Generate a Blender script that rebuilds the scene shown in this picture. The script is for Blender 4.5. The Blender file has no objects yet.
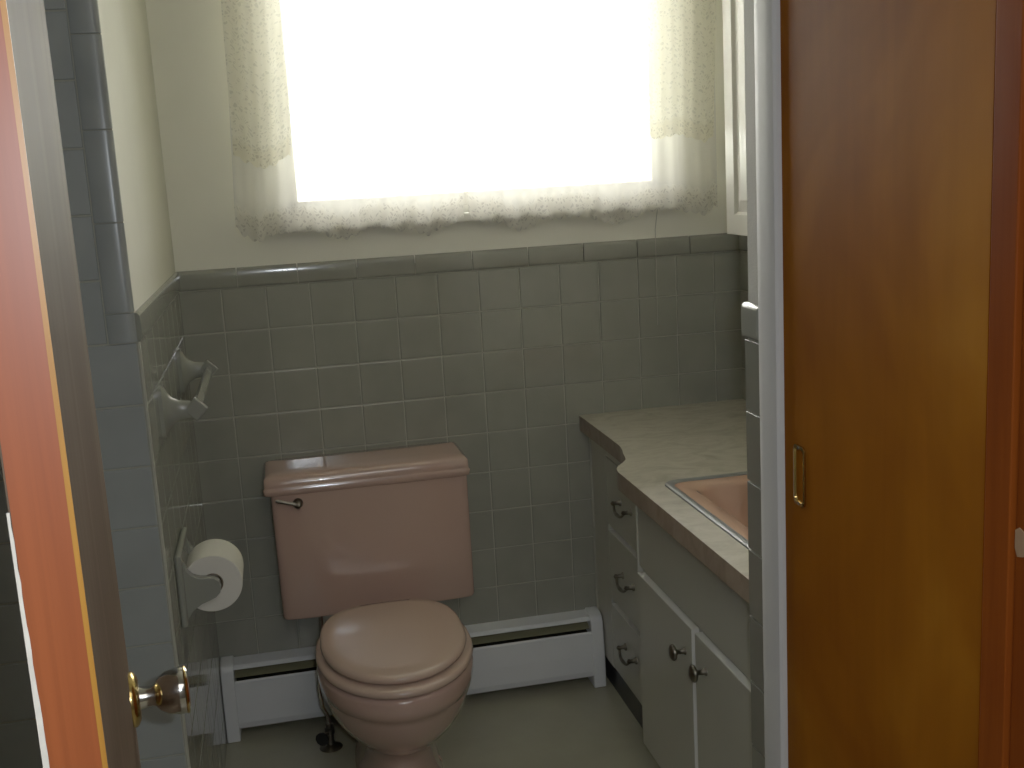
import bpy, bmesh, math, random
from mathutils import Vector, Matrix
random.seed(4)
S = bpy.context.scene
COL = S.collection
PI = math.pi
P = .1095            # tile pitch
ZR = 1.185           # top tile line of the wainscot
YF = -.9145          # tiled wall that faces the doorway
XR = .916            # plane of the closet doors
# ------------------------------------------------------------------ materials
def nmat(name):
    m = bpy.data.materials.new(name); m.use_nodes = True
    nt = m.node_tree; b = nt.nodes['Principled BSDF']
    return m, nt, b
def N(nt, t, **k):
    n = nt.nodes.new(t)
    for a, v in k.items():
        if a.startswith('i_'): n.inputs[a[2:].replace('_', ' ')].default_value = v
        else: setattr(n, a, v)
    return n
def ramp(nt, fac, stops):
    r = nt.nodes.new('ShaderNodeValToRGB'); e = r.color_ramp.elements
    while len(e) < len(stops): e.new(.5)
    for i, (p, c) in enumerate(stops): e[i].position = p; e[i].color = (*c, 1)
    nt.links.new(fac, r.inputs[0]); return r.outputs[0]
def coords(nt, scale=(1, 1, 1), kind='Object'):
    t = N(nt, 'ShaderNodeTexCoord'); m = N(nt, 'ShaderNodeMapping')
    m.inputs['Scale'].default_value = scale
    nt.links.new(t.outputs[kind], m.inputs[0]); return m.outputs[0]
def noise(nt, vec, scale, detail=4, rough=.5, dist=0):
    n = N(nt, 'ShaderNodeTexNoise'); n.inputs['Scale'].default_value = scale
    n.inputs['Detail'].default_value = detail; n.inputs['Roughness'].default_value = rough
    n.inputs['Distortion'].default_value = dist
    nt.links.new(vec, n.inputs['Vector']); return n.outputs['Fac']
def bump(nt, b, fac, strength, dist=.001):
    n = N(nt, 'ShaderNodeBump'); n.inputs['Strength'].default_value = strength
    n.inputs['Distance'].default_value = dist
    nt.links.new(fac, n.inputs['Height']); nt.links.new(n.outputs[0], b.inputs['Normal'])
def simple(name, col, rough=.5, metal=0, var=.06, nscale=8, bmp=0, bscale=60, scale=(1, 1, 1), coat=0):
    m, nt, b = nmat(name)
    v = coords(nt, scale)
    f = noise(nt, v, nscale)
    lo = tuple(max(0, c * (1 - var)) for c in col); hi = tuple(min(1, c * (1 + var)) for c in col)
    nt.links.new(ramp(nt, f, [(.3, lo), (.7, hi)]), b.inputs['Base Color'])
    b.inputs['Roughness'].default_value = rough; b.inputs['Metallic'].default_value = metal
    if coat: b.inputs['Coat Weight'].default_value = coat; b.inputs['Coat Roughness'].default_value = .05
    if bmp: bump(nt, b, noise(nt, v, bscale), bmp)
    return m
def tile_mat(name, col, rough=.12, streak=0):
    m, nt, b = nmat(name)
    v = coords(nt)
    nt.links.new(ramp(nt, noise(nt, v, 9, 2), [(.3, tuple(c * .93 for c in col)), (.7, tuple(c * 1.07 for c in col))]), b.inputs['Base Color'])
    b.inputs['Roughness'].default_value = rough
    if streak:
        # dried drip marks running down the glaze
        vs = coords(nt, (60, 60, 3.0)); vf = coords(nt, (1, 1, 1))
        f = noise(nt, vs, 1.2, 5, .6)
        r = ramp(nt, f, [(.42, (.03,) * 3), (.72, (.22,) * 3)])
        nt.links.new(r, b.inputs['Roughness'])
        bump(nt, b, f, .12, .002)
    else:
        bump(nt, b, noise(nt, v, 14, 2), .035, .0015)
    return m
def wood_mat(name, c1, c2, c3, rough, grain=(14, 14, .8), coat=.3, blotch=2.2, crough=.15, fine=.25):
    m, nt, b = nmat(name)
    g = noise(nt, coords(nt, grain), 2.2, 6, .6, .6)
    bl = noise(nt, coords(nt, (1, 1, .8)), blotch, 3, .5, .8)
    base = ramp(nt, bl, [(.3, c1), (.52, c2), (.72, c3)])
    mx = N(nt, 'ShaderNodeMix', data_type='RGBA', blend_type='MULTIPLY')
    mx.inputs[0].default_value = fine * 2.4
    nt.links.new(base, mx.inputs[6]); nt.links.new(ramp(nt, g, [(.3, (.6, .55, .5)), (.65, (1, 1, 1))]), mx.inputs[7])
    nt.links.new(mx.outputs[2], b.inputs['Base Color'])
    b.inputs['Roughness'].default_value = rough
    b.inputs['Coat Weight'].default_value = coat; b.inputs['Coat Roughness'].default_value = crough
    return m
M = {}
M['tile'] = tile_mat('glazed grey tile', (.235, .235, .195))
M['tile_f'] = tile_mat('grey tile flash lit copy', (.27, .29, .275), .25)  # same grey tile, the flash's blue and brightness put into its colour
M['tile_s'] = tile_mat('streaked grey tile', (.21, .215, .175), .1, 1)
M['grout'] = simple('grout', (.33, .33, .265), .75, bmp=.3, bscale=200)
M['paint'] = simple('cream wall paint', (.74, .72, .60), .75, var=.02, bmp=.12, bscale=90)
M['paint_shaded'] = simple('cream wall paint shaded copy', (.50, .49, .39), .85, var=.02, bmp=.12, bscale=90)  # same cream paint, darkened to offset strong window light on this wall
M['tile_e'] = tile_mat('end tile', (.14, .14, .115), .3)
M['paint_r'] = simple('rough grey plaster', (.42, .41, .37), .7, var=.05, bmp=.6, bscale=260)
M['ceil'] = simple('ceiling paint', (.7, .69, .62), .7)
M['trimw'] = simple('grey white trim paint', (.47, .47, .47), .6, var=.02)
M['white'] = simple('white enamel', (.62, .60, .54), .3, var=.02)
M['heater'] = simple('heater enamel', (.62, .64, .66), .35, var=.03)
M['cab'] = simple('cabinet off white paint', (.36, .355, .30), .32, var=.03, nscale=3)
M['cab_lit_edge'] = simple('cabinet paint lit edge', (.60, .60, .56), .3, var=.02)  # lighter copy of the cabinet paint, light on the edges put into colour
M['dark'] = simple('painted recess shade', (.02, .018, .012), .6)  # near black colour standing in for shade inside the heater
M['toe'] = simple('black toe vinyl', (.015, .016, .018), .35)
M['fin'] = simple('dull fin metal', (.20, .19, .11), .6, .2)
M['chrome'] = simple('chrome', (.6, .58, .55), .12, 1, .03)
M['bronze'] = simple('tarnished nickel', (.17, .155, .13), .28, 1, .15, 30)
M['brass'] = simple('brass', (.55, .38, .13), .22, 1, .1, 20)
M['pink'] = simple('pink vitreous china', (.43, .28, .225), .14, var=.03, nscale=3, coat=.5)
M['pinkseat'] = simple('pink seat enamel', (.44, .31, .245), .18, var=.02, nscale=3, coat=.4)
M['sinkp'] = simple('pink sink enamel', (.48, .28, .19), .15, var=.03, nscale=3, coat=.4)
M['rim'] = simple('sink rim steel', (.20, .21, .21), .45, .6, .1)
M['ceramic'] = simple('grey ceramic', (.22, .225, .19), .12, var=.03)
M['paper'] = simple('tissue paper', (.62, .60, .53), .9, var=.03, bmp=.25, bscale=120)
M['rubber'] = simple('black rubber', (.012, .012, .012), .4)
M['hall'] = simple('hall wall', (.18, .17, .15), .7)
M['worn'] = wood_mat('bare worn wood', (.24, .12, .05), (.36, .22, .12), (.46, .32, .20), .7, (30, 30, 6), 0)
M['chip'] = simple('chipped white paint', (.72, .68, .60), .5, var=.15, nscale=60)
M['closet'] = wood_mat('varnished birch ply', (.17, .045, .003), (.235, .072, .0045), (.31, .11, .009), .55, (10, 10, .7), .0, 3.2, .30, .12)
M['post'] = wood_mat('red varnished pine', (.15, .028, .005), (.19, .04, .006), (.23, .052, .007), .5, (40, 40, 1.2), 0)
M['dooredge'] = wood_mat('orange door edge', (.25, .048, .011), (.30, .062, .014), (.34, .082, .020), .4, (50, 50, .9), .2)
M['doorcorner'] = wood_mat('pale veneer edge', (.38, .14, .012), (.46, .20, .025), (.52, .26, .05), .35, (60, 60, 1.5), .3)
M['doorface'] = wood_mat('brown varnished door face', (.10, .070, .045), (.14, .10, .07), (.17, .13, .095), .6, (12, 12, .5), .0, 2.0, .3)
for k_ in ('closet', 'doorface', 'post'): M[k_].node_tree.nodes['Principled BSDF'].inputs['Specular IOR Level'].default_value = .03
# linoleum
m, nt, b = nmat('linoleum'); v = coords(nt)
nt.links.new(ramp(nt, noise(nt, v, 5, 6, .6), [(.3, (.27, .26, .19)), (.7, (.32, .31, .23))]), b.inputs['Base Color'])
b.inputs['Roughness'].default_value = .34; bump(nt, b, noise(nt, v, 3, 2), .15, .004); M['lino'] = m
# marbled laminate
def marble(name, stops, rough):
    m, nt, b = nmat(name); v = coords(nt, (1, 1.6, 1))
    f = noise(nt, v, 11, 8, .62, 1.3)
    nt.links.new(ramp(nt, f, stops), b.inputs['Base Color']); b.inputs['Roughness'].default_value = rough; return m
M['laminate'] = marble('marbled laminate', [(.30, (.25, .22, .17)), (.46, (.34, .31, .245)), (.60, (.41, .38, .31)), (.75, (.31, .28, .22))], .35)
M['lamedge'] = marble('brown marbled laminate edge', [(.30, (.12, .085, .058)), (.5, (.20, .15, .108)), (.72, (.26, .205, .155))], .35)
# window glass
m = bpy.data.materials.new('window glass'); m.use_nodes = True; nt = m.node_tree; nt.nodes.clear()
o = N(nt, 'ShaderNodeOutputMaterial'); mx = N(nt, 'ShaderNodeMixShader'); tr = N(nt, 'ShaderNodeBsdfTransparent'); gl = N(nt, 'ShaderNodeBsdfGlossy')
gl.inputs['Roughness'].default_value = .02; fr = N(nt, 'ShaderNodeFresnel'); fr.inputs[0].default_value = 1.45
nt.links.new(fr.outputs[0], mx.inputs[0]); nt.links.new(tr.outputs[0], mx.inputs[1]); nt.links.new(gl.outputs[0], mx.inputs[2]); nt.links.new(mx.outputs[0], o.inputs[0])
M['glass'] = m
# sheer lace (UV: u = width in m, v = height above the hem in m)
def lace(name, border, thin, dense, tint, allover=0, dk=.68):
    m = bpy.data.materials.new(name); m.use_nodes = True; nt = m.node_tree; nt.nodes.clear()
    L = nt.links.new
    o = N(nt, 'ShaderNodeOutputMaterial'); mx = N(nt, 'ShaderNodeMixShader'); tr = N(nt, 'ShaderNodeBsdfTransparent')
    ad = N(nt, 'ShaderNodeMixShader'); df = N(nt, 'ShaderNodeBsdfDiffuse'); tl = N(nt, 'ShaderNodeBsdfTranslucent')
    df.inputs[0].default_value = (*tint, 1); tl.inputs[0].default_value = (*tint, 1); ad.inputs[0].default_value = .34
    L(df.outputs[0], ad.inputs[1]); L(tl.outputs[0], ad.inputs[2])
    uv = coords(nt, kind='UV')
    sx = N(nt, 'ShaderNodeSeparateXYZ'); L(uv, sx.inputs[0])
    vo = N(nt, 'ShaderNodeTexVoronoi', feature='DISTANCE_TO_EDGE'); vo.inputs['Scale'].default_value = 110; L(uv, vo.inputs['Vector'])
    mesh = N(nt, 'ShaderNodeMath', operation='LESS_THAN'); L(vo.outputs[0], mesh.inputs[0]); mesh.inputs[1].default_value = .16
    wv = N(nt, 'ShaderNodeTexWave', wave_type='RINGS'); wv.inputs['Scale'].default_value = 13; wv.inputs['Distortion'].default_value = 9
    wv.inputs['Detail'].default_value = 2; wv.inputs['Detail Scale'].default_value = 3; L(uv, wv.inputs['Vector'])
    fl = N(nt, 'ShaderNodeMath', operation='GREATER_THAN'); L(wv.outputs['Fac'], fl.inputs[0]); fl.inputs[1].default_value = .62
    pat = N(nt, 'ShaderNodeMath', operation='MAXIMUM'); L(mesh.outputs[0], pat.inputs[0]); L(fl.outputs[0], pat.inputs[1])
    # where the lace border lies
    mr = N(nt, 'ShaderNodeMapRange'); mr.inputs['From Min'].default_value = border; mr.inputs['From Max'].default_value = border * .7
    L(sx.outputs['Y'], mr.inputs['Value'])
    zone = N(nt, 'ShaderNodeMath', operation='MAXIMUM'); L(mr.outputs[0], zone.inputs[0]); zone.inputs[1].default_value = allover
    opa = N(nt, 'ShaderNodeMix', data_type='FLOAT'); L(pat.outputs[0], opa.inputs[0]); opa.inputs[2].default_value = dense * .7; opa.inputs[3].default_value = dense
    cm = N(nt, 'ShaderNodeMix', data_type='RGBA'); L(mr.outputs[0], cm.inputs[0]); cm.inputs[6].default_value = (*tint, 1); cm.inputs[7].default_value = (tint[0] * dk, tint[1] * dk * .98, tint[2] * dk * .92, 1)  # hem tint darkened in the colour to hold back the window glow
    L(cm.outputs[2], df.inputs[0]); L(cm.outputs[2], tl.inputs[0])
    op2 = N(nt, 'ShaderNodeMix', data_type='FLOAT'); L(zone.outputs[0], op2.inputs[0]); op2.inputs[2].default_value = thin; L(opa.outputs[0], op2.inputs[3])
    L(op2.outputs[0], mx.inputs[0]); L(tr.outputs[0], mx.inputs[1]); L(ad.outputs[0], mx.inputs[2]); L(mx.outputs[0], o.inputs[0])
    return m
M['sheer'] = lace('sheer curtain with lace border', .07, .55, .95, (.90, .89, .84))
M['jabot'] = lace('lace side panel', .05, .5, .75, (.80, .78, .66), .85, .88)
# ------------------------------------------------------------------ mesh helpers
class MB:
    def __init__(s): s.v = []; s.f = []; s.uv = None
    def add(s, vs, fs):
        n = len(s.v); s.v += [tuple(p) for p in vs]; s.f += [tuple(i + n for i in f) for f in fs]; return s
    def box(s, a, b):
        x0, y0, z0 = [min(a[i], b[i]) for i in range(3)]; x1, y1, z1 = [max(a[i], b[i]) for i in range(3)]
        return s.add([(x0, y0, z0), (x1, y0, z0), (x1, y1, z0), (x0, y1, z0), (x0, y0, z1), (x1, y0, z1), (x1, y1, z1), (x0, y1, z1)],
                     [(0, 3, 2, 1), (4, 5, 6, 7), (0, 1, 5, 4), (1, 2, 6, 5), (2, 3, 7, 6), (3, 0, 4, 7)])
    def loft(s, rings, cap0=True, cap1=True, closed=True):
        n = len(rings[0]); vs = [p for r in rings for p in r]; fs = []
        for i in range(len(rings) - 1):
            for j in range(n if closed else n - 1):
                k = (j + 1) % n; fs.append((i * n + j, i * n + k, (i + 1) * n + k, (i + 1) * n + j))
        if cap0: fs.append(tuple(range(n))[::-1])
        if cap1: fs.append(tuple((len(rings) - 1) * n + j for j in range(n)))
        return s.add(vs, fs)
    def prism(s, pts, axis, a, b):
        """pts: 2D outline in the two other axes (order x,y,z without axis)."""
        def mk(t): 
            r = []
            for p in pts:
                q = list(p); q.insert(axis, t); r.append(tuple(q))
            return r
        return s.loft([mk(a), mk(b)])
    def tube(s, pts, r, n=10, cap=True):
        rings = []; prev = None
        for i, p in enumerate(pts):
            p = Vector(p); a = Vector(pts[max(0, i - 1)]); b = Vector(pts[min(len(pts) - 1, i + 1)]); d = (b - a).normalized()
            if prev is None:
                u = d.orthogonal().normalized()
            else:
                u = (prev - d * prev.dot(d)).normalized()
            prev = u; w = d.cross(u); rr = r[i] if isinstance(r, (list, tuple)) else r
            rings.append([tuple(p + (u * math.cos(2 * PI * k / n) + w * math.sin(2 * PI * k / n)) * rr) for k in range(n)])
        return s.loft(rings, cap, cap)
    def lathe(s, prof, origin, axis, n=28):
        """prof: list of (distance along axis, radius)"""
        d = Vector(axis).normalized(); u = d.orthogonal().normalized(); w = d.cross(u); o = Vector(origin)
        return s.loft([[tuple(o + d * t + (u * math.cos(2 * PI * k / n) + w * math.sin(2 * PI * k / n)) * max(r, 1e-5)) for k in range(n)] for t, r in prof])
    def build(s, name, mat, parent=None, bevel=0, smooth=False, sub=0, seg=2, angle=40):
        me = bpy.data.meshes.new(name); me.from_pydata(s.v, [], s.f); me.validate(); me.update()
        bm = bmesh.new(); bm.from_mesh(me); bmesh.ops.recalc_face_normals(bm, faces=bm.faces); bm.to_mesh(me); bm.free()
        o = bpy.data.objects.new(name, me); COL.objects.link(o); me.materials.append(mat)
        if parent:
            o.parent = parent; o.matrix_parent_inverse = Matrix.Identity(4)
            L = parent
            off = Vector((0, 0, 0))
            while L: off += L.location if not L.get('_r') else Vector((0, 0, 0)); L = L.parent
            o.location = -off
        if bevel:
            bv = o.modifiers.new('bevel', 'BEVEL'); bv.width = bevel; bv.segments = seg; bv.limit_method = 'ANGLE'; bv.angle_limit = math.radians(30)
        if sub:
            sb = o.modifiers.new('sub', 'SUBSURF'); sb.levels = sb.render_levels = sub
        if smooth or bevel or sub:
            for p in me.polygons: p.use_smooth = True
            try:
                bpy.context.view_layer.objects.active = o
                wn = o.modifiers.new('wn', 'WEIGHTED_NORMAL') if (bevel and not sub) else None
                if wn: wn.keep_sharp = True
            except Exception: pass
            if smooth and not bevel and not sub: me.set_sharp_from_angle(angle=math.radians(angle))
        return o
def tag(o, label=None, cat=None, group=None, kind=None):
    if label: o['label'] = label
    if cat: o['category'] = cat
    if group: o['group'] = group
    if kind: o['kind'] = kind
    return o
def struct(o, label=None, cat=None): return tag(o, label, cat, None, 'structure')
def thing(name, loc, label, cat, group=None, kind=None):
    o = bpy.data.objects.new(name, None); COL.objects.link(o); o.location = loc; o.empty_display_size = .05
    return tag(o, label, cat, group, kind)
def tile_rect(mb, org, U, V, Nn, u0, u1, v0, v1, gap=.0028, th=.0035, inset=.0022):
    """one glazed tile with a rounded lip on the plane org + u U + v V, standing out along Nn"""
    o = Vector(org); U = Vector(U); V = Vector(V); Nn = Vector(Nn); g = gap / 2
    def q(u, v, n): return tuple(o + U * u + V * v + Nn * n)
    tx = random.uniform(-.00012, .00012); ty = random.uniform(-.00012, .00012)
    rings = []
    for d, h in ((0, 0), (.0003, th * .62), (inset * .45, th * .9), (inset, th)):
        a = g + d
        rings.append([q(u0 + a, v0 + a, h + (tx + ty) * (h > th * .5)), q(u1 - a, v0 + a, h + (-tx + ty) * (h > th * .5)), q(u1 - a, v1 - a, h + (-tx - ty) * (h > th * .5)), q(u0 + a, v1 - a, h + (tx - ty) * (h > th * .5))])
    mb.loft(rings, cap0=False)
def cap_tile(mb, org, U, V, Nn, u0, u1, h=.051, th=.009, gap=.0028):
    """bullnose piece running along U, profile rounded over towards +V"""
    o = Vector(org); U = Vector(U); V = Vector(V); Nn = Vector(Nn); g = gap / 2
    prof = [(g, 0), (g, th * .55), (g + .002, th * .8), (.008, th), (h - .010, th), (h - .004, th * .85), (h - .001, th * .5), (h, 0)]
    r = []
    for u in (u0 + g, u1 - g): r.append([tuple(o + U * u + V * v + Nn * n) for v, n in prof])
    mb.loft(r)
# ------------------------------------------------------------------ room shell
H = 2.44
struct(MB().box((-1.5, -4.6, -.08), (2.0, .14, 0)).build('floor', M['lino']), 'worn greenish grey linoleum floor', 'floor')
struct(MB().box((-1.5, -4.6, H), (2.0, .14, H + .08)).build('ceiling', M['ceil']), 'plain ceiling', 'ceiling')
WX0, WX1, WZ0, WZ1 = .272, 1.312, 1.337, 2.16
wb = MB()
wb.box((-1.5, 0, 0), (WX0, .12, H)).box((WX1, 0, 0), (2.0, .12, H)).box((WX0, 0, 0), (WX1, .12, WZ0)).box((WX0, 0, WZ1), (WX1, .12, H))
wall_back = struct(wb.build('wall_back', M['paint']), 'cream painted back wall with grey tile wainscot under the window', 'wall')
# tile field on back wall
X1, Y1, Z1 = Vector((1, 0, 0)), Vector((0, 1, 0)), Vector((0, 0, 1))
g = MB().box((0, -.0015, 0), (1.5, 0, ZR + .03)); g.build('grout_bed', M['grout'], wall_back)
mb = MB(); cols = [0] + [.1043 + i * P for i in range(14)]; cols[-1] = min(cols[-1], 1.5)
cols = [c for c in cols if c < 1.498] + [1.5]
for i in range(len(cols) - 1):
    for j in range(11):
        z1 = ZR - j * P; z0 = max(0, z1 - P)
        if z1 - z0 > .01: tile_rect(mb, (0, -.001, 0), X1, Z1, (0, -1, 0), cols[i], cols[i + 1], z0, z1)
mb.build('tile_field', M['tile'], wall_back, smooth=True, angle=9)
mb = MB(); us = [0, .147] + [.147 + .1503 * i for i in range(1, 10)]; us = [u for u in us if u < 1.49] + [1.5]
for i in range(len(us) - 1): cap_tile(mb, (0, 0, ZR), X1, Z1, (0, -1, 0), us[i], us[i + 1])
mb.build('cap_tiles', M['tile'], wall_back, smooth=True, angle=50)
# left partition (side wall of the toilet alcove + tiled face towards the doorway)
wall_left = struct(MB().box((-1.5, YF, 0), (0, 0, H)).build('wall_left', M['paint_shaded']), 'cream left wall with grey tile wainscot beside the toilet', 'wall')
MB().box((0, YF, 0), (.0015, 0, ZR + .03)).build('grout_bed', M['grout'], wall_left)
mb = MB(); yc = [0] + [-.05 - i * P for i in range(9)]; yc = [y for y in yc if y > YF + .01] + [YF - .004]
for i in range(len(yc) - 1):
    for j in range(11):
        z1 = ZR - j * P; z0 = max(0, z1 - P)
        if z1 - z0 > .01: tile_rect(mb, (.001, 0, 0), (0, -1, 0), Z1, (1, 0, 0), -yc[i], -yc[i + 1], z0, z1)
mb.build('side_tile_field', M['tile_s'], wall_left, smooth=True, angle=9)
mb = MB(); k = 0
while k * .1503 < -YF:
    a = k * .1503; cap_tile(mb, (0, 0, ZR), (0, -1, 0), Z1, (1, 0, 0), a, min(a + .1503, -YF + .003)); k += 1
mb.build('side_cap_tiles', M['tile_s'], wall_left, smooth=True, angle=50)
MB().box((-1.0, YF - .0015, 0), (0, YF, H)).build('front_grout_bed', M['grout'], wall_left)
mb = MB(); front = (0, YF - .001, 0)
for j in range(-12, 11):
    z1 = ZR - j * P; z0 = max(0, z1 - P)
    if z0 > H or z1 - z0 < .01: continue
    z1 = min(z1, H)
    if j >= 0: xs = [0, -P, -2 * P, -3 * P, -4 * P, -5 * P, -6 * P]
    else: xs = [-.0475, -.0475 - P * .98, -.0475 - 2 * P, -.0475 - 3 * P, -.0475 - 4 * P, -.0475 - 5 * P]
    for i in range(len(xs) - 1): tile_rect(mb, front, X1, Z1, (0, -1, 0), xs[i + 1], xs[i], z0, z1)
mb.build('front_tile_field', M['tile_f'], wall_left, smooth=True, angle=9)
mb = MB(); z = ZR; heights = [.052] + [.1525] * 9
for h in heights:
    if z + h > H: break
    # vertical bullnose, rounded towards the painted corner
    o = Vector((-.0475, YF, 0)); prof = [(.0014, 0), (.0014, .006), (.004, .008), (.036, .008), (.043, .0065), (.0475, .003), (.0485, 0)]
    mb.loft([[tuple(o + X1 * u + Vector((0, -1, 0)) * n + Z1 * zz) for u, n in prof] for zz in (z + .0014, z + h - .0014)])
    z += h
mb.build('corner_bullnose', M['tile_f'], wall_left, smooth=True, angle=50)
mb = MB(); mb.tube([(.0008, YF - .001, 0), (.0008, YF - .001, ZR)], .0042, 8); mb.build('corner_bead', M['grout'], wall_left, smooth=True)
# tub side and hall shell (behind the open door and the camera)
struct(MB().box((-1.5, -2.42, 0), (-.95, YF, H)).build('wall_tub', M['tile_f']), 'grey tiled wall of the tub recess', 'wall')
struct(MB().box((-1.5, -2.46, 0), (.005, -2.34, H)).build('wall_entry', M['hall']), 'wall beside the bathroom doorway', 'wall')
struct(MB().box((-1.5, -4.6, 0), (2.0, -4.5, H)).build('wall_hall', M['hall']), 'hall wall behind the doorway', 'wall')
struct(MB().box((-1.5, -4.5, 0), (-1.4, -2.46, H)).build('wall_hall_left', M['hall']), 'hall left wall', 'wall')
struct(MB().box((1.9, -4.5, 0), (2.0, 0, H)).build('wall_far_right', M['hall']), 'outer wall behind the closet', 'wall')
# right side: vanity alcove wall, tiled stub end, casing, closet
wall_right = struct(MB().box((1.5, -1.36, 0), (1.9, 0, H)).build('wall_right', M['paint']), 'right wall of the vanity alcove', 'wall')
MB().box((1.4985, -1.36, 0), (1.5, 0, ZR + .03)).build('grout_bed', M['grout'], wall_right)
mb = MB()
for i in range(12):
    for j in range(11):
        z1 = ZR - j * P; z0 = max(0, z1 - P); a = .03 + i * P if i else 0; b2 = .03 + (i + 1) * P
        if z1 - z0 > .01: tile_rect(mb, (1.499, 0, 0), (0, -1, 0), Z1, (-1, 0, 0), a, min(b2, 1.35), z0, z1)
mb.build('tile_field', M['tile'], wall_right, smooth=True, angle=25)
mb = MB()
for k in range(9): cap_tile(mb, (1.5, 0, ZR), (0, -1, 0), Z1, (-1, 0, 0), k * .15, (k + 1) * .15)
mb.build('cap_tiles', M['tile'], wall_right, smooth=True, angle=50)
stub = struct(MB().box((.924, -1.43, 0), (1.9, -1.366, H)).build('wall_stub', M['paint_r']), 'short wall end beside the vanity, grey tile below and rough plaster above', 'wall')
ZS = ZR - .011
MB().box((.9205, -1.416, 0), (.924, -1.368, ZS)).build('end_grout_bed', M['grout'], stub)
mb = MB()
for j in range(11):
    z1 = ZS - j * P; z0 = max(0, z1 - P)
    if z1 - z0 > .01: tile_rect(mb, (.9205, 0, 0), (0, -1, 0), Z1, (-1, 0, 0), 1.3645, 1.4185, z0, z1, inset=.0007)
mb.build('end_tiles', M['tile_e'], stub, smooth=True, angle=25)
mb = MB()
o = Vector((.924, 0, ZS)); prof = [(.0014, 0), (.0014, .006), (.004, .0095), (.010, .011), (.034, .011), (.046, .011), (.052, .008), (.0545, .002), (.0545, 0)]
mb.loft([[tuple(o + Z1 * v + Vector((-1, 0, 0)) * n + Vector((0, yy, 0))) for v, n in prof] for yy in (-1.362, -1.4185)])
mb.build('end_cap_tile', M['ceramic'], stub, bevel=.002)
# casing (white) with rounded face
mb = MB()
mb.prism([(.930, -1.4185), (.9165, -1.4195), (.9135, -1.424), (.9120, -1.44), (.9115, -1.46), (.9120, -1.470), (.9140, -1.480), (.918, -1.4835), (.945, -1.4835)], 2, 0, H)
struct(mb.build('trim_1', M['trimw'], smooth=True, angle=35), 'grey white painted closet casing between the tiles and the wooden closet door', 'trim')
struct(MB().box((.9205, -1.4195, ZS + .056), (.9245, -1.4165, H)).build('trim_2', M['white']), 'thin cream caulk line along the casing', 'trim')
# closet body and doors
struct(MB().box((1.4, -2.6, 0), (1.9, -1.43, H)).build('wall_closet', M['hall']), 'back of the closet', 'wall')
cd = thing('door_1', (.93, -1.73, 0), 'brown varnished flush closet door with a small oblong brass finger pull', 'door', kind='structure')
MB().box((.924, -1.96, .01), (.95, -1.480, H - .02)).build('door_panel', M['closet'], cd, bevel=.001)
# recessed pull: plate ring + cup
pull = MB()
def oblong(cy, cz, hy, hz, n=8):
    pts = []
    for a in range(4):
        sx = (1, -1, -1, 1)[a]; sz = (1, 1, -1, -1)[a]
        for k in range(n + 1):
            t = (a * PI / 2) + k / n * PI / 2; r = hy * .45
            pts.append((cy + sx * (hy - r) + r * math.cos(t), cz + sz * (hz - r) + r * math.sin(t)))
    return pts
yp, zp = -1.532, 1.004
rings = []
for hy, hz, x in ((.0165, .043, .924), (.0163, .0428, .9212), (.0135, .038, .9208), (.0125, .037, .9225), (.0115, .035, .9335), (.004, .02, .9350)):
    rings.append([(x, y, z) for y, z in oblong(yp, zp, hy, hz)])
pull.loft(rings, cap0=False); pl = pull.build('finger_pull', M['brass'], cd, smooth=True, angle=50)
for zz in (zp + .0395, zp - .0395):
    MB().lathe([(0, .0022), (.0008, .0020), (.0012, .001)], (.9209, yp, zz), (-1, 0, 0), 12).build('pull_screw', M['bronze'], pl, smooth=True)
MB().tube([(.9212, -1.9516, .01), (.9212, -1.9516, H - .02)], .0022, 6).build('edge_bead', M['post'], cd, smooth=True)
tp = struct(MB().box((.9165, -1.995, 0), (.96, -1.955, H)).build('trim_3', M['post'], bevel=.002), 'reddish varnished wooden post between the two closet doors', 'trim')
cd2 = thing('door_2', (.93, -2.3, 0), 'dark reddish closet door at the right edge with a scuffed pale patch', 'door', kind='structure')
MB().box((.922, -2.62, .01), (.95, -1.998, H - .02)).build('door_panel', M['post'], cd2, bevel=.001)
mb = MB(); pts = [(y_ + .008, z_) for y_, z_ in [(-2.006, 1.070), (-2.012, 1.074), (-2.022, 1.070), (-2.034, 1.068), (-2.04, 1.058), (-2.03, 1.052), (-2.018, 1.046), (-2.010, 1.044), (-2.006, 1.052)]]
mb.prism(pts, 0, .9212, .9235); mb.build('scuffed_patch', M['worn'], cd2)
# ------------------------------------------------------------------ window
win = thing('window_1', ((WX0 + WX1) / 2, .06, WZ0), 'bright double sash window with a white frame behind lace curtains', 'window', kind='structure')
f = MB(); fy0, fy1 = .035, .085
f.box((WX0, fy0, WZ0), (WX0 + .022, fy1 + .03, WZ1)).box((WX1 - .022, fy0, WZ0), (WX1, fy1 + .03, WZ1)).box((WX0, fy0, WZ1 - .03), (WX1, fy1, WZ1)).box((WX0, fy0, WZ0), (WX1, fy1 + .03, WZ0 + .018))
f.build('window_frame', M['white'], win, bevel=.002)
sh = MB(); za, zb = WZ0 + .018, WZ1 - .03; xa, xb = WX0 + .022, WX1 - .022; xm = .775
for a, b2 in ((xa, xb),):
    sh.box((a, .05, za), (b2, .075, za + .034)).box((a, .05, zb - .03), (b2, .075, zb)).box((a, .05, za), (a + .022, .075, zb)).box((b2 - .022, .05, za), (b2, .075, zb))
sh.build('sash', M['white'], win, bevel=.002)
MB().box((xa, .060, za), (xb, .063, zb)).build('pane', M['glass'], win)
MB().box((WX0 - .02, -.040, WZ0 - .022), (WX1 + .02, .035, WZ0)).build('window_sill', M['white'], win, bevel=.004)
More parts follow.
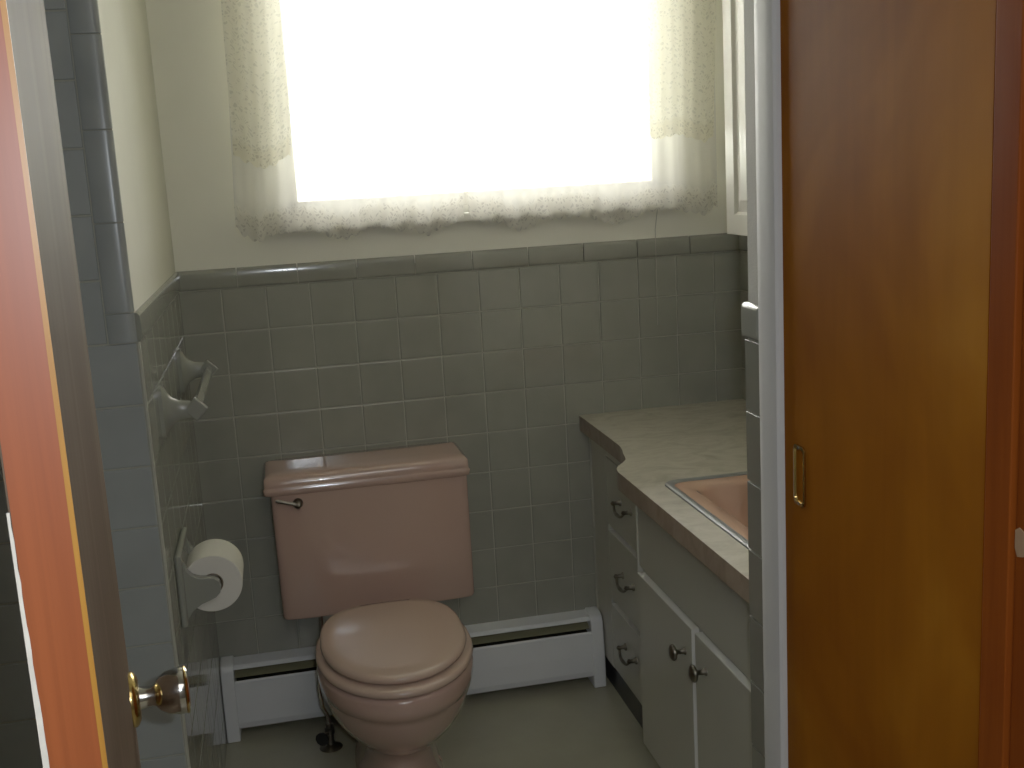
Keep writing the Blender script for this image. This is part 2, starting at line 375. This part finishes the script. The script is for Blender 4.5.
# ------------------------------------------------------------------ curtains
def interp(tab, x):
    if x <= tab[0][0]: return tab[0][1]
    for (a, va), (b, vb) in zip(tab, tab[1:]):
        if x <= b:
            t = (x - a) / (b - a); t = t * t * (3 - 2 * t); return va + (vb - va) * t
    return tab[-1][1]
def curtain(name, mat, x0, x1, hem, ztop, y0, folds, amp, nx, nz, lean=lambda x, t: 0, tiny=.008, per=.023, ph=0):
    vs = []; fs = []; uv = []
    for i in range(nx + 1):
        s_ = i / nx; x = x0 + (x1 - x0) * s_
        zb_ = interp(hem, x) - tiny * abs(math.sin(PI * x / per))
        for j in range(nz + 1):
            t = (j / nz) ** 1.3; z = zb_ + (ztop - zb_) * t
            yy = y0 + amp * (.5 + .5 * (1 - t)) * (math.sin(2 * PI * folds * s_ + ph + .8 * math.sin(3 * s_ + 2 * t)) + .35 * math.sin(2 * PI * folds * 2.3 * s_ + 1.3))
            vs.append((x + lean(s_, t), yy, z)); uv.append((x, z - zb_))
    for i in range(nx):
        for j in range(nz):
            a = i * (nz + 1) + j; fs.append((a, a + nz + 1, a + nz + 2, a + 1))
    me = bpy.data.meshes.new(name); me.from_pydata(vs, [], fs); me.update()
    L = me.uv_layers.new(name='UVMap')
    for p in me.polygons:
        p.use_smooth = True
        for li in p.loop_indices: L.data[li].uv = uv[me.loops[li].vertex_index]
    me.materials.append(mat); o = bpy.data.objects.new(name, me); COL.objects.link(o); return o
hemL = [(.157, 1.340), (.18, 1.318), (.208, 1.304), (.24, 1.318), (.312, 1.325), (.36, 1.318), (.39, 1.303), (.421, 1.297), (.45, 1.306), (.48, 1.321), (.522, 1.320), (.56, 1.308), (.59, 1.311), (.61, 1.300), (.627, 1.292), (.645, 1.303), (.68, 1.312), (.722, 1.332)]
hemR = [(.738, 1.336), (.76, 1.318), (.82, 1.312), (.845, 1.297), (.869, 1.288), (.90, 1.297), (.93, 1.316), (.963, 1.312), (1.03, 1.316), (1.08, 1.304), (1.10, 1.294), (1.13, 1.289), (1.16, 1.300), (1.221, 1.317), (1.29, 1.318), (1.34, 1.306), (1.375, 1.297), (1.412, 1.318)]
tag(curtain('sheer_curtain', M['sheer'], .157, .724, hemL, 2.20, -.060, 7, .006, 260, 40, lean=lambda s_, t: .010 * s_ * min(1, t * 9) + .04 * (1 - s_) * t), 'left sheer white cafe curtain with scalloped lace hem', 'curtain', 'sheer window curtains')
tag(curtain('sheer_curtain', M['sheer'], .740, 1.412, hemR, 2.20, -.060, 8, .006, 300, 40, lean=lambda s_, t: -.006 * (1 - s_) * min(1, t * 9), ph=2), 'right sheer white cafe curtain with scalloped lace hem', 'curtain', 'sheer window curtains')
jL = [(.17, 1.515), (.20, 1.495), (.234, 1.479), (.262, 1.485), (.295, 1.505)]
jR = [(1.19, 1.515), (1.24, 1.50), (1.30, 1.508), (1.34, 1.497), (1.367, 1.485), (1.395, 1.50)]
tag(curtain('lace_side_panel', M['jabot'], .17, .305, jL, 2.20, -.082, 2, .006, 70, 30, lean=lambda s_, t: .04 * t * (.3 + s_), tiny=.006), 'narrow cream lace side panel at the left of the window', 'curtain', 'lace side panels')
tag(curtain('lace_side_panel', M['jabot'], 1.19, 1.397, jR, 2.20, -.082, 3, .006, 90, 30, lean=lambda s_, t: .03 * t * s_, tiny=.006, ph=1), 'wider cream lace side panel at the right of the window', 'curtain', 'lace side panels')
rod = MB().tube([(.12, -.068, 2.205), (1.46, -.068, 2.205)], .006, 12)
rod.lathe([(0, .006), (.01, .011), (.02, .009), (.026, 0)], (1.46, -.068, 2.205), (1, 0, 0), 14).lathe([(0, .006), (.01, .011), (.02, .009), (.026, 0)], (.12, -.068, 2.205), (-1, 0, 0), 14)
for x in (.14, 1.44): rod.tube([(x, 0, 2.205), (x, -.068, 2.205)], .004, 8)
tag(rod.build('curtain_rod', M['white'], smooth=True), 'thin white rod holding the lace curtains over the window', 'curtain rod')
tag(MB().tube([(1.249, -.012, 1.0), (1.2495, -.012, 1.15), (1.250, -.014, 1.26), (1.252, -.042, 1.34), (1.252, -.046, 1.40), (1.258, -.046, 1.6), (1.262, -.048, 2.18), (1.262, -.061, 2.205)], .0011, 6).build('thin_strand', M['grout'], smooth=True), 'thin grey cord hanging from behind the right curtain down the tiles', 'strand')  # thin grey strand added for a faint line down wall and tiles
# ------------------------------------------------------------------ baseboard heater
hz = .208
ht = thing('baseboard_heater', (.52, -.001, 0), 'white hot water baseboard heater running behind the toilet', 'heater')
def hbox(name, prof, mat, x0=.038, x1=1.012, bev=0):   # prof in (y,z)
    return MB().prism(prof, 0, x0, x1).build(name, mat, ht, bevel=bev)
hbox('back_panel', [(-.005, .02), (-.005, hz - .001), (-.008, hz - .001), (-.008, .02)], M['fin'])
hbox('top_cover', [(-.005, hz), (-.052, hz - .004), (-.060, hz - .010), (-.0605, hz - .013), (-.058, hz - .013), (-.057, hz - .0115), (-.050, hz - .008), (-.005, hz - .004)], M['heater'])
hbox('damper', [(-.026, .182), (-.050, .170), (-.050, .168), (-.026, .1795)], M['fin'])
hbox('front_panel', [(-.060, .163), (-.064, .165), (-.068, .160), (-.0715, .10), (-.072, .050), (-.068, .034), (-.064, .032), (-.064, .036), (-.068, .052), (-.0675, .10), (-.064, .158)], M['heater'])
fn = MB(); x = .05
while x < 1.0: fn.box((x, -.056, .06), (x + .0012, -.010, .125)); x += .012
fn.build('heating_fins', M['fin'], ht)
MB().tube([(.04, -.033, .09), (1.01, -.033, .09)], .010, 12).build('pipe', M['dark'], ht, smooth=True)
hbox('cavity_shade', [(-.009, .036), (-.009, .15), (-.0585, .150), (-.0585, .036)], M['dark'], .042, 1.008)  # solid dark block painting the shade behind the front panel
for a, b2 in ((.0055, .040), (1.008, 1.043)):
    MB().prism([(-.004, .0), (-.004, hz + .006), (-.040, hz + .005), (-.058, hz - .002), (-.068, hz - .018), (-.0745, .12), (-.0765, .05), (-.0765, .0)], 0, a, b2).build('end_cap', M['heater'], ht, bevel=.004)
# ------------------------------------------------------------------ toilet
T = thing('toilet', (.428, -.35, 0), 'dusty pink two piece toilet with closed round lid', 'toilet')
def ring(z, hx, yf, yb, yc=None, n=48, pb=2.0, xc=.428, pf=2.0):
    yc = (yf + yb) / 2 if yc is None else yc; r = []
    for k in range(n):
        a = 2 * PI * k / n; c, s_ = math.cos(a), math.sin(a)
        p = pb if s_ > 0 else pf
        cc = math.copysign(abs(c) ** (2 / p), c); ss = math.copysign(abs(s_) ** (2 / p), s_)
        r.append((xc + hx * cc, yc + ss * ((yb - yc) if s_ > 0 else (yc - yf)), z))
    return r
bw = MB()
secs = [(0, .104, -.600, -.10, -.36, 2.6), (.018, .104, -.600, -.10, -.36, 2.6), (.03, .097, -.590, -.105, -.36, 2.6), (.08, .088, -.570, -.115, -.36, 2.5), (.125, .083, -.556, -.12, -.38, 2.4), (.150, .085, -.562, -.12, -.39, 2.3),
        (.170, .098, -.592, -.13, -.42, 2.2), (.195, .119, -.632, -.15, -.44, 2.2), (.225, .138, -.668, -.17, -.46, 2.2), (.258, .156, -.696, -.18, -.47, 2.2), (.300, .168, -.717, -.20, -.48, 2.2), (.314, .1695, -.721, -.20, -.48, 2.2),
        (.317, .1735, -.727, -.20, -.485, 2.2), (.335, .176, -.733, -.20, -.49, 2.2), (.358, .177, -.736, -.20, -.49, 2.2), (.368, .173, -.731, -.205, -.49, 2.2), (.3715, .165, -.720, -.21, -.49, 2.2)]
bw.loft([ring(z, hx, yf, yb, yc, pb=pb) for z, hx, yf, yb, yc, pb in secs])
# shelf that carries the tank
dk = [(.08, .075), (.16, .085), (.26, .105), (.33, .118), (.36, .122), (.3665, .118)]
bw.loft([ring(z, hx, -.34, -.045, -.19, n=32, pb=5, pf=5) for z, hx in dk])
bw.build('bowl', M['pink'], T, smooth=True, angle=50)
st = MB(); st.loft([ring(z, hx, yf, yb, -.495, pb=2.6) for z, hx, yf, yb in ((.3735, .170, -.731, -.275), (.3755, .175, -.738, -.272), (.382, .178, -.742, -.270), (.389, .176, -.739, -.272), (.392, .170, -.730, -.276))])
st.build('seat', M['pinkseat'], T, smooth=True, angle=60)
ld = MB(); ld.loft([ring(z, hx, yf, yb, -.49, pb=3.0) for z, hx, yf, yb in ((.3955, .158, -.708, -.278), (.398, .163, -.715, -.276), (.405, .165, -.718, -.275), (.411, .163, -.715, -.276), (.4145, .156, -.704, -.281), (.4160, .13, -.66, -.30), (.4165, .06, -.58, -.38))])
ld.build('seat_lid', M['pinkseat'], T, smooth=True, angle=60)
for x in (.36, .496):
    MB().box((x - .018, -.277, .367), (x + .018, -.246, .398)).build('hinge', M['pinkseat'], T, bevel=.006)
tk = MB()
def tring(z, x0, x1, y0, y1, n=64, p=16, bow=.0):
    r = []
    for k in range(n):
        a = 2 * PI * (k + .5) / n; c, s_ = math.cos(a), math.sin(a)
        cc = math.copysign(abs(c) ** (2 / p), c); ss = math.copysign(abs(s_) ** (2 / p), s_)
        y = (y0 + y1) / 2 + (y1 - y0) / 2 * ss
        if s_ < 0: y -= bow * (1 - cc * cc)
        r.append(((x0 + x1) / 2 + (x1 - x0) / 2 * cc, y, z))
    return r
XA, XB = .180, .669
tk.loft([tring(.3675, XA + .012, XB - .010, -.196, -.035, bow=.006), tring(.3685, XA + .005, XB - .003, -.203, -.028, bow=.006), tring(.375, XA + .002, XB, -.206, -.027, bow=.007), tring(.52, XA + .001, XB, -.206, -.026, bow=.007), tring(.694, XA, XB, -.205, -.025, bow=.007)])
tk.build('tank', M['pink'], T, smooth=True, angle=50)
tl = MB()
a, b2 = .163, .676
tl.loft([tring(.690, a + .006, b2 - .006, -.207, -.020, p=26, bow=.007), tring(.6925, a + .002, b2 - .002, -.212, -.018, p=26, bow=.007), tring(.706, a, b2, -.214, -.018, p=26, bow=.007), tring(.710, a + .003, b2 - .003, -.211, -.018, p=26, bow=.007),
         tring(.713, a + .003, b2 - .003, -.211, -.018, p=26, bow=.007), tring(.731, a + .004, b2 - .004, -.210, -.018, p=26, bow=.007), tring(.737, a + .010, b2 - .010, -.202, -.022, p=26, bow=.007), tring(.740, a + .018, b2 - .018, -.190, -.028, p=12, bow=.006), tring(.7405, a + .08, b2 - .08, -.15, -.06, p=8)])
tl.build('tank_lid', M['pink'], T, smooth=True, angle=60)
fl = MB(); fl.lathe([(0, .013), (.004, .013), (.007, .010), (.012, .008), (.015, .0095), (.020, .0095), (.024, .006), (.0255, .001)], (.244, -.2095, .668), (0, -1, 0), 20)
fl.tube([(.244, -.228, .668), (.232, -.230, .673), (.215, -.230, .678), (.198, -.229, .683), (.192, -.229, .685)], [.006, .0045, .004, .005, .0035], 10)
fl.build('flush_lever', M['bronze'], T, smooth=True, angle=50)
for x in (.335, .521):
    MB().lathe([(0, .014), (.008, .013), (.016, .008), (.019, .001)], (x, -.36, .012), (0, 0, 1), 16).build('bolt_cap', M['pinkseat'], T, smooth=True)
# supply stop and riser
sv = thing('supply_valve', (.30, -.17, 0), 'dark metal water supply valve and tube left of the toilet base', 'valve')
MB().tube([(.276, -.13, .366), (.275, -.132, .33), (.270, -.15, .28), (.256, -.19, .22), (.252, -.20, .17), (.258, -.195, .12), (.268, -.182, .09), (.270, -.18, .06)], .0055, 10).build('supply_tube', M['chrome'], sv, smooth=True)
MB().lathe([(0, .010), (.02, .010), (.022, .013), (.036, .013), (.038, .009), (.05, .009)], (.270, -.18, .018), (0, 0, 1), 16).build('valve_body', M['bronze'], sv, smooth=True)
MB().lathe([(0, .030), (.003, .028), (.008, .018), (.011, .012), (.018, .010)], (.270, -.18, .001), (0, 0, 1), 24).build('floor_flange', M['bronze'], sv, smooth=True)
MB().tube([(.270, -.18, .045), (.252, -.212, .045)], .005, 10).build('valve_stem', M['bronze'], sv, smooth=True)
hv = MB(); hv.lathe([(0, .006), (.002, .017), (.008, .018), (.010, .006)], (.252, -.212, .045), (-.49, -.87, 0), 10); hv.build('valve_handle', M['rubber'], sv, smooth=True, angle=60)
# ------------------------------------------------------------------ vanity
XD, XM, YM, ZC = 1.046, .975, -.607, .769
V = thing('vanity_cabinet', (1.25, -.68, 0), 'off white painted vanity cabinet with drawers and doors', 'cabinet')
c = MB(); c.box((XD + .016, -.018, .09), (1.494, -.0045, ZC - .043)).box((XD + .016, YM, .09), (XD + .03, -.018, ZC - .043)).box((XM + .018, YM - .016, .115), (1.494, YM, ZC - .043))
c.box((XM + .016, -1.358, .115), (XM + .03, YM - .016, ZC - .043)).box((XM + .016, -1.358, .115), (1.494, -1.342, ZC - .043)).box((XM + .03, -1.342, .115), (1.494, YM - .016, .131)).box((XD + .03, YM, .09), (1.494, -.018, .106)).box((XM + .002, YM - .0005, .115), (XM + .018, YM - .004, ZC - .043))
c.box((XM + .006, -1.358, .55), (XM + .018, YM - .003, ZC - .043))
c.box((XD, -.148, .088), (XD + .018, -.010, ZC - .043)).box((XD + .0, YM, .688), (XD + .018, -.148, ZC - .043))
c.build('cabinet_body', M['cab'], V, bevel=.0012)
MB().box((XD - .003, -.012, .0), (XD + .004, -.0048, ZC - .043)).build('scribe_strip', M['grout'], V)
k = MB(); k.box((1.062, YM, 0), (1.49, -.01, .089)).box((1.055, -1.358, 0), (1.49, YM, .114)); k.build('toe_kick', M['toe'], V)
def bail(par, y, z, x):
    """drooping bail pull on two posts, facing -x"""
    hw = .044
    h = MB()
    for s_ in (-1, 1):
        h.lathe([(0, .010), (.003, .0095), (.006, .006), (.016, .005), (.019, .0065), (.023, .0060), (.026, .001)], (x, y + s_ * hw, z + .004), (-1, 0, 0), 14)
    pts = []; rr = []
    for i in range(13):
        t = -1 + i / 6; pts.append((x - .018 - .006 * (1 - t * t), y + t * hw, z + .004 - .017 * (1 - t ** 4))); rr.append(.0032 + .0022 * (1 - abs(t)))
    h.tube(pts, rr, 10)
    return h.build('drawer_pull', M['bronze'], par, smooth=True, angle=50)
for zt, zb_, zh in ((.684, .499, .588), (.482, .291, .392), (.274, .092, .196)):
    d = MB().box((XD, YM + .002, zb_), (XD + .016, -.150, zt)).build('drawer', M['cab'], V, bevel=.002)
    e = None if zt > .6 else MB().box((XD + .0005, YM + .003, zt - .0005), (XD + .015, -.151, zt + .0015)).build('drawer_lit_edge', M['cab_lit_edge'], d)  # pale strip, painted light along the lower drawers' tops
    bail(d, -.312, zh, XD)
def knob(par, y, z, x):
    h = MB(); h.lathe([(0, .0085), (.002, .008), (.004, .0055), (.016, .0050), (.019, .009), (.022, .0160), (.026, .0175), (.030, .015), (.0325, .009), (.0335, .001)], (x, y, z), (-1, 0, 0), 24)
    return h.build('door_knob', M['bronze'], par, smooth=True, angle=60)
for ya, yb, yk, zk in ((-.612, -.948, -.910, .473), (-.966, -1.350, -1.022, .478)):
    d = MB().box((XM, yb, .118), (XM + .018, ya, .533)).build('cabinet_door', M['cab'], V, bevel=.002)
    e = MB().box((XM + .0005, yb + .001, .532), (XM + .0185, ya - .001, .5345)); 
    e.build('door_lit_top', M['cab_lit_edge'], d)  # pale strip, painted light along the door top
    if ya > -.9: MB().box((XM + .0003, yb - .0012, .119), (XM + .0185, yb + .001, .5335)).build('door_lit_side', M['cab_lit_edge'], d)  # pale strip, painted light on the near door edge
    knob(d, yk, zk, XM)
# countertop with the S-curved front
edge = [(1.018, 0)] + [(1.018, -.30), (1.017, -.38), (1.0105, -.42), (1.0035, -.445), (.9985, -.475), (.992, -.503), (.977, -.528), (.960, -.550), (.948, -.572), (.943, -.60), (.943, -.70), (.943, -1.357)]
SX0, SX1, SY0, SY1 = 1.000, 1.40, -1.215, -.717
def rrect(x0, x1, y0, y1, r, n=6):
    pts = []
    for (cx, cy, a0) in ((x1 - r, y1 - r, 0), (x0 + r, y1 - r, 90), (x0 + r, y0 + r, 180), (x1 - r, y0 + r, 270)):
        for k in range(n + 1):
            t = math.radians(a0 + 90 * k / n); pts.append((cx + r * math.cos(t), cy + r * math.sin(t)))
    return pts
def slab_with_hole(outer, hole, z0, z1):
    bm = bmesh.new()
    def loop(pts):
        vs = [bm.verts.new((x, y, z1)) for x, y in pts]
        return [bm.edges.new((vs[i], vs[(i + 1) % len(vs)])) for i in range(len(vs))]
    es = loop(outer) + loop(hole)
    bmesh.ops.triangle_fill(bm, edges=es, use_beauty=True)
    r = bmesh.ops.extrude_face_region(bm, geom=bm.faces[:])
    for v_ in [g_ for g_ in r['geom'] if isinstance(g_, bmesh.types.BMVert)]: v_.co.z = z0
    bmesh.ops.recalc_face_normals(bm, faces=bm.faces)
    return bm
outer = edge + [(1.499, -1.357), (1.499, -.0045), (1.018, -.0045)]
outer[0] = (1.018, -.0046); outer = outer[:-1]
bm = slab_with_hole(outer, rrect(SX0 + .02, SX1 - .02, SY0 + .02, SY1 - .02, .03), ZC - .042, ZC)
me = bpy.data.meshes.new('countertop'); bm.to_mesh(me); bm.free()
me.materials.append(M['laminate']); me.materials.append(M['lamedge'])
for p in me.polygons:
    if abs(p.normal.z) < .5: p.material_index = 1
ct = bpy.data.objects.new('countertop', me); COL.objects.link(ct)
tag(ct, 'cream marbled laminate countertop with curved front on the vanity', 'countertop')
sk = thing('sink', ((SX0 + SX1) / 2, (SY0 + SY1) / 2, ZC), 'pink rectangular drop in sink with steel rim in the marbled countertop', 'sink')
def rloop(ins, z, r=.035): return [(x, y, z) for x, y in rrect(SX0 + ins, SX1 - ins, SY0 + ins, SY1 - ins, max(.012, r - ins * .25))]
rm = MB(); rm.loft([rloop(0, ZC + .0003), rloop(.001, ZC + .0035), rloop(.004, ZC + .0045), rloop(.015, ZC + .0043), rloop(.0165, ZC + .0025), rloop(.0165, ZC - .01)], cap0=False, cap1=False)
rm.build('sink_rim', M['rim'], sk, smooth=True, angle=50)
bs = MB(); bs.loft([rloop(.0165, ZC - .012), rloop(.0168, ZC + .001), rloop(.024, ZC + .0025), rloop(.046, ZC + .001, .05), rloop(.052, ZC - .003, .06), rloop(.056, ZC - .010, .065), rloop(.064, ZC - .06, .08), rloop(.078, ZC - .115, .09), rloop(.11, ZC - .138, .10), rloop(.17, ZC - .143, .10)], cap0=False)
bs.build('basin', M['sinkp'], sk, smooth=True, angle=60)
dr = MB(); dr.lathe([(0, .024), (.002, .024), (.003, .020), (.001, .015), (.0012, .001)], ((SX0 + SX1) / 2, (SY0 + SY1) / 2, ZC - .1428), (0, 0, 1), 24); dr.build('drain', M['chrome'], sk, smooth=True)
# faucet against the wall, hidden from the doorway by the wall end
# ------------------------------------------------------------------ wall cabinet over the sink
wc = thing('wall_cabinet', (1.44, -.27, 1.247), 'white wall cabinet with raised moulding door beside the window', 'cabinet')
MB().box((1.388, -.78, 1.247), (1.498, -.215, 2.18)).build('cabinet_case', M['white'], wc, bevel=.002)
dm = MB(); dy0, dy1, dz0, dz1 = -.778, -.217, 1.249, 2.178
def yz(ins, x): return [(x, dy0 + ins, dz0 + ins), (x, dy1 - ins, dz0 + ins), (x, dy1 - ins, dz1 - ins), (x, dy0 + ins, dz1 - ins)]
dm.loft([yz(0, 1.388), yz(0, 1.3715), yz(.001, 1.370), yz(.050, 1.370), yz(.056, 1.378), yz(.062, 1.378), yz(.085, 1.3715)], cap0=False)
dm.build('cabinet_door', M['white'], wc)
# ------------------------------------------------------------------ towel bar
tb = thing('towel_bar', (0, -.5, 1.03), 'grey ceramic towel bar with square diamond ends on the left tiled wall', 'towel bar')
by0, by1, bx, bz = -.715, -.235, .069, 1.022
def diamond(r, y, x=bx, z=bz): return [(x, y, z + r), (x + r, y, z), (x, y, z - r), (x - r, y, z)]
MB().loft([diamond(.0105, by0), diamond(.0105, by1)]).build('bar', M['ceramic'], tb, bevel=.0012)
for y, s_ in ((by0, -1), (by1, 1)):
    # bracket: flared foot on the wall sweeping out to a diamond head
    mb = MB(); n = 24; rings = []
    for x, hz_, hy_, zc, pw in ((.0045, .050, .036, bz + .002, 6), (.012, .050, .036, bz + .002, 6), (.0135, .047, .032, bz + .002, 5), (.018, .036, .022, bz, 3), (.026, .026, .016, bz, 2.2), (.038, .0195, .013, bz, 2), (.050, .0175, .012, bz, 2), (.060, .0165, .012, bz, 2)):
        r = []
        for k2 in range(n):
            a_ = 2 * PI * k2 / n; c_, q_ = math.cos(a_), math.sin(a_)
            r.append((x, y + hy_ * math.copysign(abs(c_) ** (2 / pw), c_), zc + hz_ * math.copysign(abs(q_) ** (2 / pw), q_)))
        rings.append(r)
    mb.loft(rings); bk = mb.build('bracket', M['ceramic'], tb, smooth=True, angle=60)
    hd = MB(); hd.loft([diamond(.0205, y - .012), diamond(.0235, y - .010), diamond(.0235, y + .010), diamond(.0205, y + .012)]); hd.build('diamond_head', M['ceramic'], bk, bevel=.0015)
# ------------------------------------------------------------------ toilet paper holder and roll
ph = thing('toilet_paper_holder', (0, -.70, .68), 'grey ceramic toilet paper holder on the left tiled wall', 'paper holder')
MB().box((.0045, -.795, .612), (.017, -.600, .757)).build('back_plate', M['ceramic'], ph, bevel=.005)
def arm(y0, y1):
    pts = [(.016, .618), (.020, .628), (.030, .640), (.045, .650), (.060, .655), (.072, .660), (.081, .669), (.084, .680), (.081, .691), (.073, .698), (.060, .700), (.045, .702), (.032, .708), (.023, .719), (.018, .738), (.016, .752)]
    return MB().prism(pts, 1, y0, y1).build('arm', M['ceramic'], ph, bevel=.004)
arm(-.778, -.757); arm(-.638, -.617)
MB().tube([(.067, -.757, .681), (.067, -.638, .681)], .009, 16).build('roller', M['trimw'], ph, smooth=True)
rl = thing('toilet_paper_roll', (.068, -.70, .677), 'white toilet paper roll on the grey ceramic holder', 'paper roll')
R1, R0 = .0570, .021; cx, cz = .0665, .6795; ya, yb = -.752, -.643
rings = []
for r, y in ((R0, ya + .001), (R1 - .001, ya), (R1, ya + .001), (R1, yb - .001), (R1 - .001, yb), (R0, yb - .001)):
    rings.append([(cx + r * math.cos(2 * PI * k / 64), y, cz + r * math.sin(2 * PI * k / 64)) for k in range(64)])
mb = MB(); mb.loft(rings, cap0=False, cap1=False); mb.build('paper', M['paper'], rl, smooth=True, angle=40)
mb = MB(); mb.loft([[(cx + r * math.cos(2 * PI * k / 40), y, cz + r * math.sin(2 * PI * k / 40)) for k in range(40)] for r, y in ((R0 - .0005, ya), (R0 - .0005, yb), (R0 - .002, yb), (R0 - .002, ya), (R0 - .0005, ya))], cap0=False, cap1=False)
mb.build('cardboard_core', simple('cardboard', (.2, .15, .1), .8), rl, smooth=True)
# ------------------------------------------------------------------ open entry door
ed = thing('door_3', (.1, -2.29, 0), 'open orange brown wooden bathroom door seen edge on with chrome knob', 'door', kind='structure')
A = Vector((.1205, -2.29, 0)); B = Vector((.033, -1.63, 0)); D = (B - A).normalized(); Q = Vector((-D.y, D.x, 0))   # Q points left, away from the room
TH = .033
def dp(s_, q, z): p = A + D * s_ + Q * q; return (p.x, p.y, z)
LD = (B - A).length
def dbox(name, s0, s1, q0, q1, z0, z1, mat, bev=0):
    return MB().add([dp(s0, q0, z0), dp(s1, q0, z0), dp(s1, q1, z0), dp(s0, q1, z0), dp(s0, q0, z1), dp(s1, q0, z1), dp(s1, q1, z1), dp(s0, q1, z1)],
                    [(0, 3, 2, 1), (4, 5, 6, 7), (0, 1, 5, 4), (1, 2, 6, 5), (2, 3, 7, 6), (3, 0, 4, 7)]).build(name, mat, ed, bevel=bev)
dbox('door_leaf', .0015, LD, 0, TH, .008, 2.03, M['doorface'], .001)
dbox('hinge_edge', 0, .0015, .0025, TH - .0015, .008, 2.03, M['dooredge'])
dbox('veneer_corner', -.0004, .0016, -.0003, .0026, .008, 2.03, M['doorcorner'])
# ragged strip of chipped paint along the outer arris of the edge
mb = MB(); zz = .01; L_ = []; R_ = []
while zz < 1.28:
    w = .0008 + .0048 * max(0, min(1, (1.28 - zz) / .36)) + random.uniform(-.0008, .0010) * (1 if zz < 1.1 else .3)
    L_.append((TH + .0006, zz)); R_.append((TH - w, zz)); zz += .008
vs = []; fs = []
for (ql, z_), (qr, _) in zip(L_, R_): vs += [dp(-.0006, ql, z_), dp(-.0006, qr, z_)]
for i in range(len(L_) - 1): fs.append((2 * i, 2 * i + 1, 2 * i + 3, 2 * i + 2))
mb.add(vs, fs).build('chipped_paint', M['chip'], ed)
KS = LD - .062; kz = .886; ko = A + D * KS + Z1 * kz; kax = -Q
kn = MB(); kn.lathe([(0, .031), (.003, .031), (.006, .029), (.009, .0235), (.0095, .020)], ko, kax, 40).build('rosette', M['brass'], ed, smooth=True, angle=40)
k2 = MB(); k2.lathe([(.008, .013), (.022, .0115), (.026, .0125), (.030, .018), (.038, .0235), (.050, .0262), (.058, .0262), (.0615, .0245), (.0625, .021), (.0625, .001)], ko, kax, 40).build('knob', M['chrome'], ed, smooth=True, angle=35)
MB().lathe([(.0575, .0263), (.0590, .0270), (.0605, .0263)], ko, kax, 40).build('knob_ring', M['brass'], ed, smooth=True)
# ------------------------------------------------------------------ camera
f, rx, ry, rz, cx, cy, cz = 1130.3, .1882, .2005, .0564, .2414, -2.9296, .257
def ray(u, v):
    a, b = (u - 512) / f, (v - 384) / f
    c, s = math.cos(rz), math.sin(rz); a, b = c * a - s * b, s * a + c * b
    c, s = math.cos(rx), math.sin(rx); y2, z2 = 1., -b; y = c * y2 + s * z2; z = -s * y2 + c * z2
    c, s = math.cos(ry), math.sin(ry); return Vector((c * a + s * y, -s * a + c * y, z))
fw = ray(512, 384).normalized(); rt = (ray(612, 384) - ray(412, 384)).normalized(); up = rt.cross(fw).normalized()
cam = bpy.data.cameras.new('camera'); cam.lens = f / 1024 * 36; cam.sensor_width = 36; cam.clip_start = .02
co = bpy.data.objects.new('camera', cam); COL.objects.link(co); S.camera = co
Mx = Matrix((rt, up, -fw)).transposed().to_4x4(); Mx.translation = Vector((cx, cy, cz + ZR)); co.matrix_world = Mx
# ------------------------------------------------------------------ light
def lamp(name, kind, loc, energy, col, **k):
    l = bpy.data.lights.new(name, kind); l.energy = energy; l.color = col
    for a_, v_ in k.items(): setattr(l, a_, v_)
    o = bpy.data.objects.new(name, l); COL.objects.link(o); o.location = loc; return o
cp = Vector((cx, cy, cz + ZR))
fl = lamp('camera_flash', 'SPOT', cp + rt * .045 + up * .025 + fw * .01, 11, (.86, .93, 1.0), shadow_soft_size=.008, spot_size=math.radians(95), spot_blend=.6)
fl.rotation_euler = fw.to_track_quat('-Z', 'Y').to_euler()
hall = lamp('hall_fill', 'AREA', (.3, -3.6, 2.38), 14, (1, .95, .88), size=1.5)  # unseen fill lamp added behind the camera for flat frontal light
sky = lamp('window_daylight', 'AREA', (.79, .32, 1.95), 42, (1.0, .98, .86), size=1.1, shape='RECTANGLE', size_y=1.1)
sky.rotation_euler = (math.radians(-62), 0, 0)
W = bpy.data.worlds.new('sky'); S.world = W; W.use_nodes = True; nt = W.node_tree
bg = nt.nodes['Background']; tc = N(nt, 'ShaderNodeTexCoord'); sp = N(nt, 'ShaderNodeSeparateXYZ'); nt.links.new(tc.outputs['Generated'], sp.inputs[0])
nt.links.new(ramp(nt, sp.outputs['Z'], [(.0, (.80, .86, .62)), (.12, (1, 1, .97))]), bg.inputs[0]); bg.inputs[1].default_value = 6
S.view_settings.view_transform = 'Standard'; S.view_settings.look = 'None'; S.view_settings.exposure = .3; S.view_settings.gamma = 1.28
S.cycles.use_denoising = True
S.cycles.max_bounces = 10; S.cycles.transparent_max_bounces = 16; S.cycles.sample_clamp_indirect = 6
S.cycles.caustics_reflective = False; S.cycles.caustics_refractive = False
